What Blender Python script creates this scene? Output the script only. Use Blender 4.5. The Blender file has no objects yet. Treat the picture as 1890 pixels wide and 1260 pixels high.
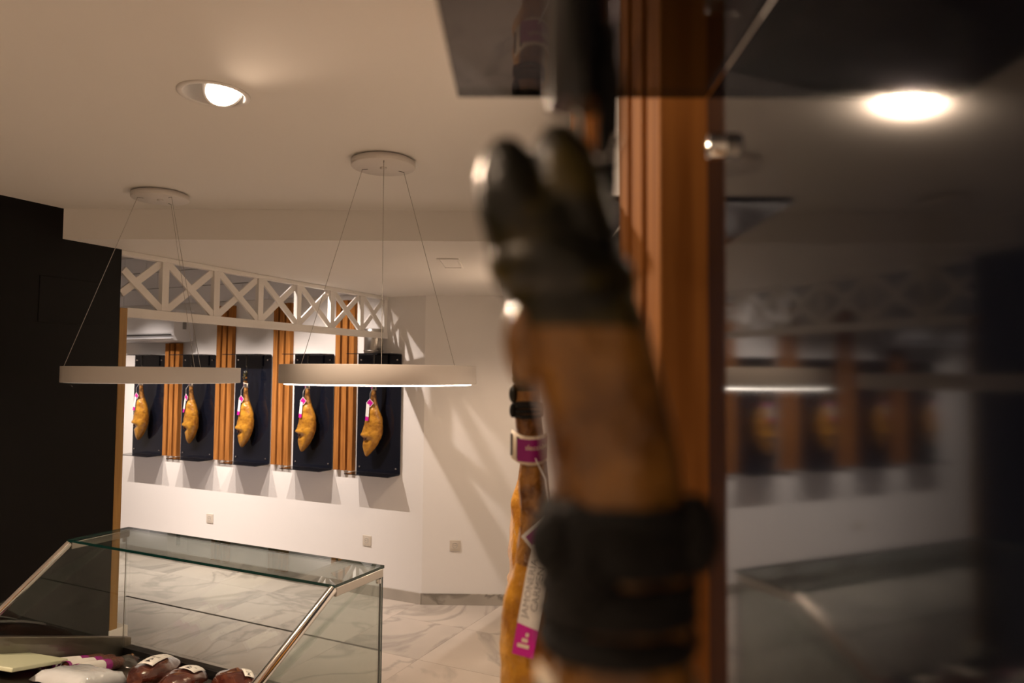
import bpy, bmesh, math, random
from mathutils import Vector, Matrix, noise
random.seed(7)
S = bpy.context.scene
COL = S.collection
R = math.radians
CZ = 1.784                                    # camera height above the floor

# ------------------------------------------------------------------ camera
pitch, roll, yaw = R(2.6235), R(0.4811), R(0.7382)
fw = Vector((-math.sin(yaw)*math.cos(pitch), math.cos(yaw)*math.cos(pitch), math.sin(pitch)))
r0 = Vector((math.cos(yaw), math.sin(yaw), 0)); u0 = r0.cross(fw)
rt = math.cos(roll)*r0 + math.sin(roll)*u0; up = -math.sin(roll)*r0 + math.cos(roll)*u0
cd = bpy.data.cameras.new('camera'); cam = bpy.data.objects.new('camera', cd); COL.objects.link(cam)
cam.matrix_world = Matrix(((rt.x, up.x, -fw.x, 0), (rt.y, up.y, -fw.y, 0), (rt.z, up.z, -fw.z, CZ), (0, 0, 0, 1)))
cd.lens = 24.913; cd.sensor_width = 36; cd.clip_start = 0.01; cd.clip_end = 60
cd.dof.use_dof = True; cd.dof.focus_distance = 2.6; cd.dof.aperture_fstop = 4.6
S.camera = cam

# ------------------------------------------------------------------ world, exposure
W = bpy.data.worlds.new('world'); S.world = W; W.use_nodes = True
W.node_tree.nodes['Background'].inputs[0].default_value = (0.5, 0.55, 0.65, 1)
W.node_tree.nodes['Background'].inputs[1].default_value = 0.02
S.view_settings.view_transform = 'Standard'; S.view_settings.look = 'None'
S.view_settings.gamma = 1; S.view_settings.use_curve_mapping = False
S.view_settings.exposure = 0.52
DOWN_E, FILL_E, DISP_E, RING_E, LOW_FILL_E = 95.0, (22.0, 215.0, 15.0, 110.0), 112.0, 5.0, 62.0
WARM = (1.0, 0.72, 0.50); NEUT = (1.0, 0.84, 0.74)

# ------------------------------------------------------------------ helpers
def tag(o, label=None, cat=None, group=None, kind=None):
    if label: o['label'] = label
    if cat: o['category'] = cat
    if group: o['group'] = group
    if kind: o['kind'] = kind
    return o

def empty(name, M, label=None, cat=None, group=None):
    o = bpy.data.objects.new(name, None); COL.objects.link(o); o.empty_display_size = .05
    o.matrix_world = M if isinstance(M, Matrix) else Matrix.Translation(M)
    return tag(o, label, cat, group)

class MB:
    def __init__(s): s.v = []; s.f = []; s.m = []; s.sm = []
    def add(s, vs, fs, mi=0, sm=False):
        k = len(s.v); s.v += [tuple(p) for p in vs]
        for f in fs: s.f.append([i + k for i in f]); s.m.append(mi); s.sm.append(sm)
        return s
    def box(s, x0, x1, y0, y1, z0, z1, mi=0, M=None, bev=0):
        vs = [Vector((x, y, z)) for z in (z0, z1) for y in (y0, y1) for x in (x0, x1)]
        if M: vs = [M @ p for p in vs]
        return s.add(vs, [(0, 2, 3, 1), (4, 5, 7, 6), (0, 1, 5, 4), (2, 6, 7, 3), (0, 4, 6, 2), (1, 3, 7, 5)], mi)
    def prism(s, pts, z0, z1, mi=0):
        n = len(pts)
        a = sum(pts[i][0]*pts[(i+1) % n][1] - pts[(i+1) % n][0]*pts[i][1] for i in range(n))
        if a < 0: pts = pts[::-1]
        vs = [(p[0], p[1], z0) for p in pts] + [(p[0], p[1], z1) for p in pts]
        fs = [list(range(n))[::-1], list(range(n, 2*n))] + [(i, (i+1) % n, (i+1) % n + n, i + n) for i in range(n)]
        return s.add(vs, fs, mi)
    def tube(s, pts, r, n=8, mi=0, cap=True, closed=False):
        pts = [Vector(p) for p in pts]; rs = r if isinstance(r, (list, tuple)) else [r]*len(pts)
        vs = []; m = len(pts); ref = None
        for i, p in enumerate(pts):
            a = pts[i-1] if (i > 0 or closed) else p; b = pts[(i+1) % m] if (i < m-1 or closed) else p
            t = (b - a).normalized()
            if ref is None: ref = t.orthogonal().normalized()
            ref = (ref - t*ref.dot(t)).normalized(); q = t.cross(ref)
            for k in range(n):
                an = 2*math.pi*k/n; vs.append(p + (ref*math.cos(an) + q*math.sin(an))*rs[i])
        fs = []
        for i in range(m if closed else m-1):
            for k in range(n):
                j = (i+1) % m; fs.append((i*n+k, i*n+(k+1) % n, j*n+(k+1) % n, j*n+k))
        s.add(vs, fs, mi, True)
        if cap and not closed:
            s.add(vs[:n], [list(range(n))[::-1]], mi); s.add(vs[-n:], [list(range(n))], mi)
        return s
    def lathe(s, prof, n=32, mi=0, M=None, closed=False, sm=True):
        vs = []; m = len(prof)
        for r, z in prof:
            for k in range(n):
                a = 2*math.pi*k/n; p = Vector((r*math.cos(a), r*math.sin(a), z)); vs.append(M @ p if M else p)
        fs = []
        for i in range(m if closed else m-1):
            for k in range(n):
                j = (i+1) % m; fs.append((i*n+k, i*n+(k+1) % n, j*n+(k+1) % n, j*n+k))
        return s.add(vs, fs, mi, sm)
    def cap(s, r, z, n=32, mi=0, flip=False, M=None):
        vs = [Vector((r*math.cos(2*math.pi*k/n), r*math.sin(2*math.pi*k/n), z)) for k in range(n)]
        if M: vs = [M @ p for p in vs]
        return s.add(vs, [list(range(n))[::-1] if flip else list(range(n))], mi)
    def mesh(s, name, mats):
        me = bpy.data.meshes.new(name); me.from_pydata(s.v, [], s.f)
        for m in (mats if isinstance(mats, (list, tuple)) else [mats]): me.materials.append(m)
        me.polygons.foreach_set('material_index', s.m); me.polygons.foreach_set('use_smooth', s.sm)
        me.update(); return me
    def build(s, name, mats, parent=None, bevel=0, world=False):
        o = bpy.data.objects.new(name, s.mesh(name, mats)); COL.objects.link(o)
        if bevel:
            b = o.modifiers.new('bevel', 'BEVEL'); b.width = bevel; b.segments = 2; b.limit_method = 'ANGLE'
        if parent: put(o, parent)
        return o

def put(o, parent):
    o.parent = parent
    return o

def copy_tree(o, parent=None):
    c = o.copy(); COL.objects.link(c); c.parent = parent
    for ch in list(o.children): copy_tree(ch, c)
    return c

def text_mesh(txt, size, name):
    cu = bpy.data.curves.new(name, 'FONT'); cu.body = txt; cu.size = size; cu.align_x = 'CENTER'; cu.align_y = 'CENTER'; cu.resolution_u = 2
    o = bpy.data.objects.new(name, cu); COL.objects.link(o)
    bpy.context.view_layer.update()
    me = bpy.data.meshes.new_from_object(o.evaluated_get(bpy.context.evaluated_depsgraph_get()))
    vs = [v.co.copy() for v in me.vertices]; fs = [list(p.vertices) for p in me.polygons]
    bpy.data.objects.remove(o); bpy.data.curves.remove(cu); bpy.data.meshes.remove(me)
    return vs, fs

# ------------------------------------------------------------------ materials
def mat(name, col, rough=.5, metal=0., spec=.5, noise_amt=0., scale=8., col2=None, bump=0., bscale=60., stretch=(1, 1, 1), emit=None, estr=0., detail=4, coat=0., obj_random=False, ramp=(.35, .65)):
    m = bpy.data.materials.new(name); m.use_nodes = True; nt = m.node_tree; N = nt.nodes; L = nt.links
    b = N['Principled BSDF']; b.inputs['Base Color'].default_value = (*col, 1); b.inputs['Roughness'].default_value = rough
    b.inputs['Metallic'].default_value = metal; b.inputs['Specular IOR Level'].default_value = spec; b.inputs['Coat Weight'].default_value = coat
    if emit: b.inputs['Emission Color'].default_value = (*emit, 1); b.inputs['Emission Strength'].default_value = estr
    vec = None
    if col2 or bump:
        tc = N.new('ShaderNodeTexCoord'); mp = N.new('ShaderNodeMapping'); mp.inputs['Scale'].default_value = stretch
        L.new(tc.outputs['Object'], mp.inputs['Vector']); vec = mp.outputs['Vector']
        if obj_random:
            oi = N.new('ShaderNodeObjectInfo'); mu = N.new('ShaderNodeVectorMath'); mu.operation = 'MULTIPLY_ADD'
            co = N.new('ShaderNodeCombineXYZ'); ml = N.new('ShaderNodeMath'); ml.operation = 'MULTIPLY'; ml.inputs[1].default_value = 37.
            L.new(oi.outputs['Random'], ml.inputs[0])
            for k in range(3): L.new(ml.outputs[0], co.inputs[k])
            ad = N.new('ShaderNodeVectorMath'); ad.operation = 'ADD'; L.new(vec, ad.inputs[0]); L.new(co.outputs[0], ad.inputs[1]); vec = ad.outputs[0]
            N.remove(mu)
    if col2:
        nz = N.new('ShaderNodeTexNoise'); nz.inputs['Scale'].default_value = scale; nz.inputs['Detail'].default_value = detail
        cr = N.new('ShaderNodeValToRGB'); cr.color_ramp.elements[0].color = (*col, 1); cr.color_ramp.elements[1].color = (*col2, 1)
        cr.color_ramp.elements[0].position = ramp[0]; cr.color_ramp.elements[1].position = ramp[1]
        L.new(vec, nz.inputs['Vector']); L.new(nz.outputs['Fac'], cr.inputs['Fac']); L.new(cr.outputs['Color'], b.inputs['Base Color'])
    if bump:
        n2 = N.new('ShaderNodeTexNoise'); n2.inputs['Scale'].default_value = bscale; n2.inputs['Detail'].default_value = 3
        bp = N.new('ShaderNodeBump'); bp.inputs['Strength'].default_value = bump; bp.inputs['Distance'].default_value = .004
        L.new(vec, n2.inputs['Vector']); L.new(n2.outputs['Fac'], bp.inputs['Height']); L.new(bp.outputs['Normal'], b.inputs['Normal'])
    return m

def glass(name, tint, rough=.0, ior=1.5, gcol=(1, 1, 1)):
    m = bpy.data.materials.new(name); m.use_nodes = True; nt = m.node_tree; N = nt.nodes; L = nt.links
    N.remove(N['Principled BSDF']); out = N['Material Output']
    tr = N.new('ShaderNodeBsdfTransparent'); tr.inputs[0].default_value = (*tint, 1)
    gl = N.new('ShaderNodeBsdfGlossy'); gl.inputs['Roughness'].default_value = rough; gl.inputs[0].default_value = (*gcol, 1)
    ge = N.new('ShaderNodeNewGeometry'); mr = N.new('ShaderNodeMapRange')          # same reflectance from both sides of the pane
    mr.inputs['To Min'].default_value = ior; mr.inputs['To Max'].default_value = 1/ior
    fr = N.new('ShaderNodeFresnel'); mx = N.new('ShaderNodeMixShader')
    L.new(ge.outputs['Backfacing'], mr.inputs['Value']); L.new(mr.outputs[0], fr.inputs['IOR'])
    L.new(fr.outputs[0], mx.inputs[0]); L.new(tr.outputs[0], mx.inputs[1]); L.new(gl.outputs[0], mx.inputs[2]); L.new(mx.outputs[0], out.inputs['Surface'])
    return m

def marble(name, base, vein, rough=.18, scale=1.6):
    m = bpy.data.materials.new(name); m.use_nodes = True; nt = m.node_tree; N = nt.nodes; L = nt.links
    b = N['Principled BSDF']; b.inputs['Roughness'].default_value = rough
    tc = N.new('ShaderNodeTexCoord'); oi = N.new('ShaderNodeObjectInfo'); ml = N.new('ShaderNodeMath'); ml.operation = 'MULTIPLY'; ml.inputs[1].default_value = 41.
    L.new(oi.outputs['Random'], ml.inputs[0]); co = N.new('ShaderNodeCombineXYZ')
    for k in range(3): L.new(ml.outputs[0], co.inputs[k])
    ad = N.new('ShaderNodeVectorMath'); L.new(tc.outputs['Object'], ad.inputs[0]); L.new(co.outputs[0], ad.inputs[1])
    n1 = N.new('ShaderNodeTexNoise'); n1.inputs['Scale'].default_value = scale; n1.inputs['Detail'].default_value = 6; n1.inputs['Distortion'].default_value = 1.2
    L.new(ad.outputs[0], n1.inputs['Vector'])
    sb = N.new('ShaderNodeMath'); sb.operation = 'SUBTRACT'; sb.inputs[1].default_value = .5; L.new(n1.outputs['Fac'], sb.inputs[0])
    ab = N.new('ShaderNodeMath'); ab.operation = 'ABSOLUTE'; L.new(sb.outputs[0], ab.inputs[0])
    cr = N.new('ShaderNodeValToRGB'); e = cr.color_ramp.elements; e[0].position = 0; e[0].color = (*vein, 1); e[1].position = .035; e[1].color = (*base, 1)
    L.new(ab.outputs[0], cr.inputs['Fac'])
    n2 = N.new('ShaderNodeTexNoise'); n2.inputs['Scale'].default_value = scale*1.3; n2.inputs['Detail'].default_value = 3; L.new(ad.outputs[0], n2.inputs['Vector'])
    c2 = N.new('ShaderNodeValToRGB'); e = c2.color_ramp.elements; e[0].position = .42; e[0].color = (1, 1, 1, 1); e[1].position = .7; e[1].color = tuple(v/bv*1.15 if bv else 1 for v, bv in zip(vein, base)) + (1,)
    L.new(n2.outputs['Fac'], c2.inputs['Fac'])
    mx = N.new('ShaderNodeMix'); mx.data_type = 'RGBA'; mx.blend_type = 'MULTIPLY'; mx.inputs[0].default_value = 1
    L.new(cr.outputs[0], mx.inputs[6]); L.new(c2.outputs[0], mx.inputs[7]); L.new(mx.outputs[2], b.inputs['Base Color'])
    return m

M = {}
M['wall'] = mat('white_paint', (.80, .78, .76), .75, bump=.08, bscale=90)
M['ceil'] = mat('ceiling_paint', (.80, .78, .75), .85, bump=.06, bscale=70)
M['dark'] = mat('black_board', (.0035, .003, .0027), .5, spec=.15, bump=.05, bscale=200)
M['oak'] = mat('oak', (.44, .185, .048), .75, spec=.06, col2=(.27, .105, .026), scale=5, stretch=(14, 14, .7), detail=6, obj_random=True)
M['oaktrim'] = mat('oak_trim', (.36, .20, .05), .5, col2=(.27, .14, .03), scale=5, stretch=(14, 14, .7))
M['panel'] = mat('black_gloss_panel', (.006, .0075, .014), .07, spec=.5)  # slight navy tint in the base colour stands in for bluish reflections
M['smoke'] = glass('smoked_glass', (.30, .30, .33), .03)
M['smokedge'] = mat('smoked_glass_edge', (.01, .01, .012), .15)
M['glass'] = glass('clear_glass', (.87, .895, .88), .0)
M['glassedge'] = mat('green_glass_edge', (.004, .035, .03), .1)
M['chrome'] = mat('chrome', (.75, .74, .72), .12, 1.)
M['steel'] = mat('brushed_steel', (.45, .43, .40), .32, 1., bump=.05, bscale=120, stretch=(1, 1, 20))
M['steelpan'] = mat('tarnished_steel', (.30, .27, .23), .4, 1., col2=(.20, .17, .14), scale=6)
M['black'] = mat('black_metal', (.008, .008, .008), .35)
M['blackgl'] = mat('black_gloss_metal', (.01, .01, .01), .15)
M['cord'] = mat('black_cord', (.003, .003, .003), .85, bump=.6, bscale=500)
M['white'] = mat('white_lacquer', (.74, .72, .70), .45)
M['ringw'] = mat('matt_white_ring', (.66, .63, .60), .5)
M['truss'] = mat('truss_white', (.78, .76, .73), .7, bump=.05)
M['plastic'] = mat('white_plastic', (.76, .77, .80), .3)
M['grey'] = mat('dark_slot', (.02, .02, .02), .6)
M['greyprint'] = mat('grey_print', (.25, .25, .25), .6)
M['socket'] = mat('socket_plastic', (.62, .56, .48), .4)
M['brick'] = mat('white_block', (.74, .74, .77), .6, bump=.1, bscale=80)
M['mortar'] = mat('dark_joint', (.18, .18, .19), .9)
M['marble'] = marble('marble_floor', (.62, .56, .50), (.44, .40, .36), .24, 1.0)
M['skirt'] = marble('marble_skirting', (.47, .43, .38), (.24, .22, .19), .3, 1.2)
M['led'] = mat('led_diffuser', (.9, .85, .8), .5, emit=(1, .86, .72), estr=9)
M['ledoff'] = mat('diffuser', (.7, .68, .64), .5, emit=(1, .86, .72), estr=.6)
M['bulb'] = mat('lamp_lens', (1, .95, .9), .3, emit=(1, .83, .66), estr=14)
M['skin'] = mat('cured_skin', (.56, .27, .030), .30, col2=(.22, .075, .012), scale=24, bump=1., bscale=55, detail=6, coat=.25, ramp=(.42, .78))
M['shank'] = mat('cured_shank', (.34, .155, .030), .28, col2=(.085, .030, .010), scale=48, bump=.9, bscale=130, detail=6, coat=.3, ramp=(.38, .7))
M['meat'] = mat('cured_meat', (.10, .028, .012), .3, col2=(.045, .012, .008), scale=20, bump=.5, bscale=60)
M['hoof'] = mat('black_hoof', (.010, .010, .005), .36, col2=(.13, .095, .018), scale=60, bump=.4, bscale=120, ramp=(.48, .75))
M['purple'] = mat('purple_print', (.30, .008, .20), .35)
M['magenta'] = mat('magenta_print', (.60, .010, .32), .35)
M['cream'] = mat('cream_card', (.80, .70, .55), .5)
M['paper'] = mat('white_paper', (.80, .79, .76), .5)
M['ink'] = mat('ink', (.05, .04, .04), .6)
M['gold'] = mat('gold_edge', (.75, .55, .18), .4)
M['vacmeat'] = mat('vacuum_packed_meat', (.060, .014, .010), .14, col2=(.19, .060, .030), scale=34, stretch=(.35, 1, 1), bump=.8, bscale=45, detail=6, coat=.6, ramp=(.45, .8))
M['fat'] = mat('fat_face', (.45, .22, .10), .2, col2=(.20, .06, .03), scale=30, bump=.6, bscale=60, coat=.5)
M['film'] = glass('plastic_film', (.90, .90, .89), .12, 2.0)
M['sausage'] = mat('sausage_casing', (.14, .045, .022), .35, col2=(.07, .02, .012), scale=40, bump=.8, bscale=120)
M['board'] = mat('pale_green_board', (.58, .62, .44), .45)
M['wrap'] = mat('white_wrapped_paper', (.66, .70, .74), .15, bump=.8, bscale=30, coat=.6)
M['yellow'] = mat('yellow_card', (.75, .55, .06), .4)

# ------------------------------------------------------------------ frames of the place
PHI = R(24.845)
Wd = Vector((-math.cos(PHI), math.sin(PHI), 0)); Pd = Vector((math.sin(PHI), math.cos(PHI), 0))
C0 = Vector((-.755, 5.56, 0)); DW = Pd.dot(C0)
def frame(e1, origin):
    e2 = Vector((-e1.y, e1.x, 0))          # out from the wall, e1 runs to the left when you face it
    return Matrix(((e1.x, e2.x, 0, origin.x), (e1.y, e2.y, 0, origin.y), (0, 0, 1, origin.z), (0, 0, 0, 1)))
def disp(s, t, z): return C0 + Wd*s - Pd*t + Vector((0, 0, z))
def disp_frame(s, z): return frame(Wd, disp(s, 0, z))
XR = .137
def right_frame(y, z): return frame(Vector((0, 1, 0)), Vector((XR, y, z)))
DFM = disp_frame(0, 0)                        # (s, t, z) -> world
MAINZ, LOWZ, HIGHZ = 2.54, 2.397, 2.96
STEPY = 3.261
DK = Vector((.407, .913, 0)).normalized(); DKN = Vector((DK.y, -DK.x, 0))   # along the dark wall, and its room side
DKE = Vector((-2.024, 3.536, 0))              # free end of the dark wall

# ------------------------------------------------------------------ structure
def struct(o): return tag(o, kind='structure')
# subfloor + tiles
fl = struct(MB().box(-5.2, .3, -2.7, 7.7, -.12, -.006).build('floor', M['mortar']))
def clip(poly, n, d):
    out = []
    for i in range(len(poly)):
        a, b = poly[i], poly[(i+1) % len(poly)]; da, db = n.dot(a) - d, n.dot(b) - d
        if da <= 0: out.append(a)
        if (da < 0 < db) or (db < 0 < da): out.append(a + (b - a)*(da/(da - db)))
    return out
ts = .6; gap = .0009
tile_full = None
for i in range(-9, 9):
    for j in range(-6, 16):
        s0, t0 = -.56 + i*ts, .31 - ts + j*ts
        q = [disp(s, t, 0) for s, t in ((s0+gap, t0+gap), (s0+ts-gap, t0+gap), (s0+ts-gap, t0+ts-gap), (s0+gap, t0+ts-gap))]
        cen = (q[0] + q[2])/2; n0 = 4
        p = clip(q, Vector((1, 0, 0)), XR); p = clip(p, Vector((0, -1, 0)), 2.6); p = clip(p, Vector((-1, 0, 0)), 4.93)
        if len(p) < 3: continue
        p = clip(p, Vector((0, 1, 0)), 5.56) if cen.x > -.755 else clip(p, Pd, DW)
        if len(p) < 3: continue
        area = abs(sum(p[k].x*p[(k+1) % len(p)].y - p[(k+1) % len(p)].x*p[k].y for k in range(len(p))))/2
        if area < .004: continue
        org = disp(s0 + ts/2, t0 + ts/2, 0)
        if area > ts*ts*.985 and tile_full:
            o = bpy.data.objects.new('tile', tile_full); COL.objects.link(o)
        else:
            o = MB().prism([(v - org)[:2] for v in p], -.006, 0).build('tile', M['marble'])
            if area > ts*ts*.985: tile_full = o.data
        o.location = org; o.parent = fl

struct(MB().box(-.755, .24, 5.56, 5.68, 0, HIGHZ).build('wall_back', M['wall']))
wr = struct(MB().box(XR, .24, -2.7, 5.56, 0, MAINZ).build('wall_right', M['wall']))
wdp = struct(MB().box(0, 4.75, -.12, 0, 0, HIGHZ, M=DFM).build('wall_display', M['wall']))
# white block courses high on the display wall
o0 = None
for r in range(3):
    z0 = 2.43 + r*.161 - .003; x = .02 - (.16 if r % 2 else 0)
    while x < 4.6:
        xa, xb = max(x, .02), x + .317
        if xb - xa > .05:
            m_ = MB().box(-(xb-xa)/2, (xb-xa)/2, .004, .016, .003, .158)
            o = bpy.data.objects.new('brick', o0) if (o0 and xa == x) else m_.build('brick', M['brick'])
            if o0 and xa == x: COL.objects.link(o)
            elif xa == x: o0 = o.data
            o.matrix_world = DFM @ Matrix.Translation((( xa+xb)/2, 0, z0)); o.parent = wdp
        x += .322
bk = MB().box(.02, 4.6, .0, .005, 2.43, 2.43 + 3*.161, M=DFM).build('brick_bedding', M['mortar'], wdp)
# dark wall: flush board with step at the ceiling
DKM = Matrix(((DK.x, DKN.x, 0, DKE.x), (DK.y, DKN.y, 0, DKE.y), (0, 0, 1, 0), (0, 0, 0, 1)))
wl = struct(MB().box(-6.72, 0, -.10, 0, 0, MAINZ + .2, M=DKM).build('wall_left', M['dark']))
h = MB().box(-.40, -.075, 0, .0035, CZ+.218, CZ+.43).build('access_hatch', M['dark'], wl, bevel=.003); h.matrix_world = DKM
for a, z in ((-.30, .415), (-.10, .408), (-.385, .232), (-.30, .232), (-.2, .232)):
    MB().lathe([(0, .0045), (.003, .004), (.003, .003)], 8, M=DKM @ Matrix.Translation((a, 0, CZ+z)) @ Matrix.Rotation(-math.pi/2, 4, 'X')).build('hatch_screw', M['steel'], h)
struct(MB().box(0, .042, -.105, .003, .5, CZ+.318, M=DKM).build('trim_1', M['oaktrim'], bevel=.002))
struct(MB().box(-.002, .10, -.11, .006, 0, .5, M=DKM).build('trim_2', M['wall'], bevel=.003))
struct(MB().box(-5.05, -4.93, -2.7, 7.7, 0, HIGHZ).build('wall_outer', M['wall']))
struct(MB().box(-5.05, .24, -2.72, -2.6, 0, MAINZ).build('wall_rear', M['wall']))

# ceilings
LAMPS = [(-.843, 1.89), (-.84, .25), (-2.35, .75), (-.84, -1.4), (-2.35, -1.2)]  # first one is in view, the rest are added fill
bm = bmesh.new()
def ring_edges(pts):
    vs = [bm.verts.new((x, y, MAINZ)) for x, y in pts]
    return [bm.edges.new((vs[i], vs[(i+1) % len(vs)])) for i in range(len(vs))]
E_ = ring_edges([(-5.05, -2.72), (.24, -2.72), (.24, STEPY), (-5.05, STEPY)])
for lx, ly in LAMPS: E_ += ring_edges([(lx + .083*math.cos(a*math.pi/20), ly + .083*math.sin(a*math.pi/20)) for a in range(40)])
bmesh.ops.triangle_fill(bm, use_beauty=True, edges=E_)
for f in bm.faces:
    if f.normal.z > 0: f.normal_flip()
for b_ in ((-5.05, .24, -2.72, STEPY),):
    vs = [bm.verts.new((x, y, MAINZ + .2)) for x, y in ((b_[0], b_[2]), (b_[1], b_[2]), (b_[1], b_[3]), (b_[0], b_[3]))]; bm.faces.new(vs)
me = bpy.data.meshes.new('ceiling'); bm.to_mesh(me); bm.free(); me.materials.append(M['ceil'])
ce = bpy.data.objects.new('ceiling', me); COL.objects.link(ce); struct(ce)
a_ = DKE - DK*.36 - DKN*.05
struct(MB().prism([(a_.x, STEPY), (.24, STEPY), (.24, 5.68), (-1.06, 5.70)], LOWZ, HIGHZ).build('ceiling_low', M['ceil']))
struct(MB().box(-5.05, -.5, STEPY, 7.8, HIGHZ, HIGHZ+.1).build('ceiling_high', M['ceil']))
struct(MB().box(-5.05, a_.x, STEPY-.1, STEPY, MAINZ-.02, HIGHZ).build('trim_3', M['ceil']))
# skirting
struct(MB().box(-.755, XR, 5.547, 5.56, 0, .085).build('baseboard_back', M['skirt'], bevel=.002))
struct(MB().box(0, 4.6, 0, .013, 0, .085, M=DFM).build('baseboard_display', M['skirt'], bevel=.002))
struct(MB().box(XR-.012, XR, -2.6, 5.545, 0, .085).build('baseboard_right', M['skirt'], bevel=.002))

# ------------------------------------------------------------------ truss over the opening
TA = Vector((-1.99, 3.55, 0)); TB = Vector((-1.05, 5.66, 0)); TD = (TB - TA).normalized(); TN = Vector((TD.y, -TD.x, 0))
TA = TA - TN*.045
TM = Matrix(((TD.x, TN.x, 0, TA.x), (TD.y, TN.y, 0, TA.y), (0, 0, 1, 0), (0, 0, 0, 1)))
tr = empty('lattice_truss', TM, 'white painted lattice truss of crossed bars spanning the opening under the ceiling', 'truss')
zb0, zb1, zt0, zt1 = CZ+.275, CZ+.323, CZ+.587, LOWZ
MB().box(.020, 2.325, -.03, .012, zb0, zb1).build('bottom_chord', M['truss'], tr, bevel=.002)
MB().box(-.02, 2.325, -.03, .012, zt0, zt1-.001).build('top_chord', M['truss'], tr, bevel=.002)
xs = [-.099 + .3487*k for k in range(8)]; xs[7] = 2.306
for k, x in enumerate(xs):
    if k: MB().box(-.021, .021, -.024, .004, zb1, zt0).build('post', M['truss'], tr).location = (x, 0, 0)
hgt = zt0 - zb1
for k in range(7):
    xa, xb = xs[k] + .012, xs[k+1] - .012
    if k == 0: xa += 0
    for sgn in (1, -1):
        dx, dz = xb - xa, hgt; L_ = math.hypot(dx, dz); an = math.atan2(dz*sgn, dx)
        m_ = MB(); y0, y1 = ((-.022, -.010) if sgn > 0 else (-.011, .002))
        Mx = Matrix.Translation(((xa+xb)/2, 0, (zb1+zt0)/2)) @ Matrix.Rotation(-an, 4, 'Y')
        la = -L_/2 - .004 + ((.004 - xa)/dx*L_ if k == 0 else 0)      # the first bay starts behind the dark wall's end
        m_.box(la, L_/2+.004, y0, y1, -.0195, .0195, M=Mx)
        m_.build('diagonal_bar', M['truss'], tr)

# ------------------------------------------------------------------ wooden slats
def slats(Mx, n, zb, zt, label, pitch_=.072, w=.049, d=.045):
    root = empty('slatted_wall_feature', Mx, label, 'wall slats', 'groups of three oak slats between the black panels')
    me = None
    for k in range(n):
        x = (k - (n-1)/2)*pitch_
        if me is None:
            o = MB().box(-w/2, w/2, 0.001, d, zb, zt).build('slat', M['oak'], root, bevel=.0015); me = o.data
        else:
            o = bpy.data.objects.new('slat', me); COL.objects.link(o); o.parent = root
            b = o.modifiers.new('bevel', 'BEVEL'); b.width = .0015; b.segments = 2
        o.location = (x, 0, 0)
    return root
PC = [3.142, 2.466, 1.787, 1.093, .417]       # panel centres along the display wall, far to near
gl_ = ['just below the air conditioner', 'on the far wall, second group from the air conditioner', 'on the far wall, third group from the air conditioner', 'beside the panel with the steel canister on top']
for i in range(4):
    sc_ = (PC[i] + PC[i+1])/2
    zt = CZ + (.265 if i == 0 else .60)
    slats(disp_frame(sc_, 0), 3, CZ-.80, zt, 'three vertical oak slats ' + gl_[i])
RY = [.2215, .9115, 1.6015]
slats(right_frame((RY[0]+RY[1])/2 , 0), 3, CZ-.78, 2.535, 'three vertical oak slats on the right wall, nearest to the camera')
slats(right_frame((RY[1]+RY[2])/2 , 0), 3, CZ-.78, 2.535, 'three vertical oak slats on the right wall, farther from the camera')

# ------------------------------------------------------------------ black display panels with two smoked glass shelves
PWD, PHT, SHD = .425, .95, .154
def make_panel(Mx, label, group):
    root = empty('ham_showcase', Mx, label, 'display panel', group)
    MB().box(-PWD/2, PWD/2, .015, .023, -PHT, 0).build('back_panel', M['panel'], root, bevel=.001)
    for nm, z0 in (('top_shelf', 0.0), ('bottom_shelf', -PHT-.006)):
        m_ = MB(); m_.box(-PWD/2, PWD/2, .0235, .0235+SHD, z0, z0+.006)
        m_.m = [0, 0, 1, 1, 1, 1]
        m_.build(nm, [M['smoke'], M['smokedge']], root)
    for sx in (-1, 1):
        for z in (-.042, -PHT+.042):
            Mr = Matrix.Translation((sx*(PWD/2-.036), .023, z)) @ Matrix.Rotation(-math.pi/2, 4, 'X')
            MB().lathe([(.0075, -.022), (.0075, .008), (.0065, .0095), (0, .0095)], 16, M=Mr).build('standoff_screw', M['chrome'], root)
    hg = MB().tube([(-.02, .1215, 0), (-.02, .1215, -.095)], .0085, 20).build('hanger_tube', M['blackgl'], root)
    MB().tube([(-.02, .1215, -.094), (-.02, .1205, -.104), (-.02, .117, -.110), (-.02, .112, -.110), (-.02, .1095, -.104)], .0018, 8).build('hook', M['chrome'], hg)
    return root
plab = ['black glossy display panel with smoked glass shelves beside the dark partition', 'black glossy display panel with smoked glass shelves, second from the dark partition',
        'black glossy display panel with smoked glass shelves, middle of the five on the far wall', 'black glossy display panel with smoked glass shelves, fourth from the dark partition',
        'black glossy display panel with a steel canister on its top shelf']
p0 = None
ZL, ZR_ = CZ+.148, CZ+.172
for i, s in enumerate(PC):
    if p0 is None: p0 = make_panel(disp_frame(s, ZL), plab[i], 'black display panels on the far wall')
    else:
        c = copy_tree(p0); c.matrix_world = disp_frame(s, ZL); c['label'] = plab[i]
rlab = ['black glossy display panel on the right wall, closest to the camera, mirroring the room', 'black glossy display panel on the right wall behind the second ham', 'black glossy display panel on the right wall, farthest from the camera']
for i, y in enumerate(RY):
    c = copy_tree(p0); c.matrix_world = right_frame(y, ZR_); c['label'] = rlab[i]; c['group'] = 'black display panels on the right wall'

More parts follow.
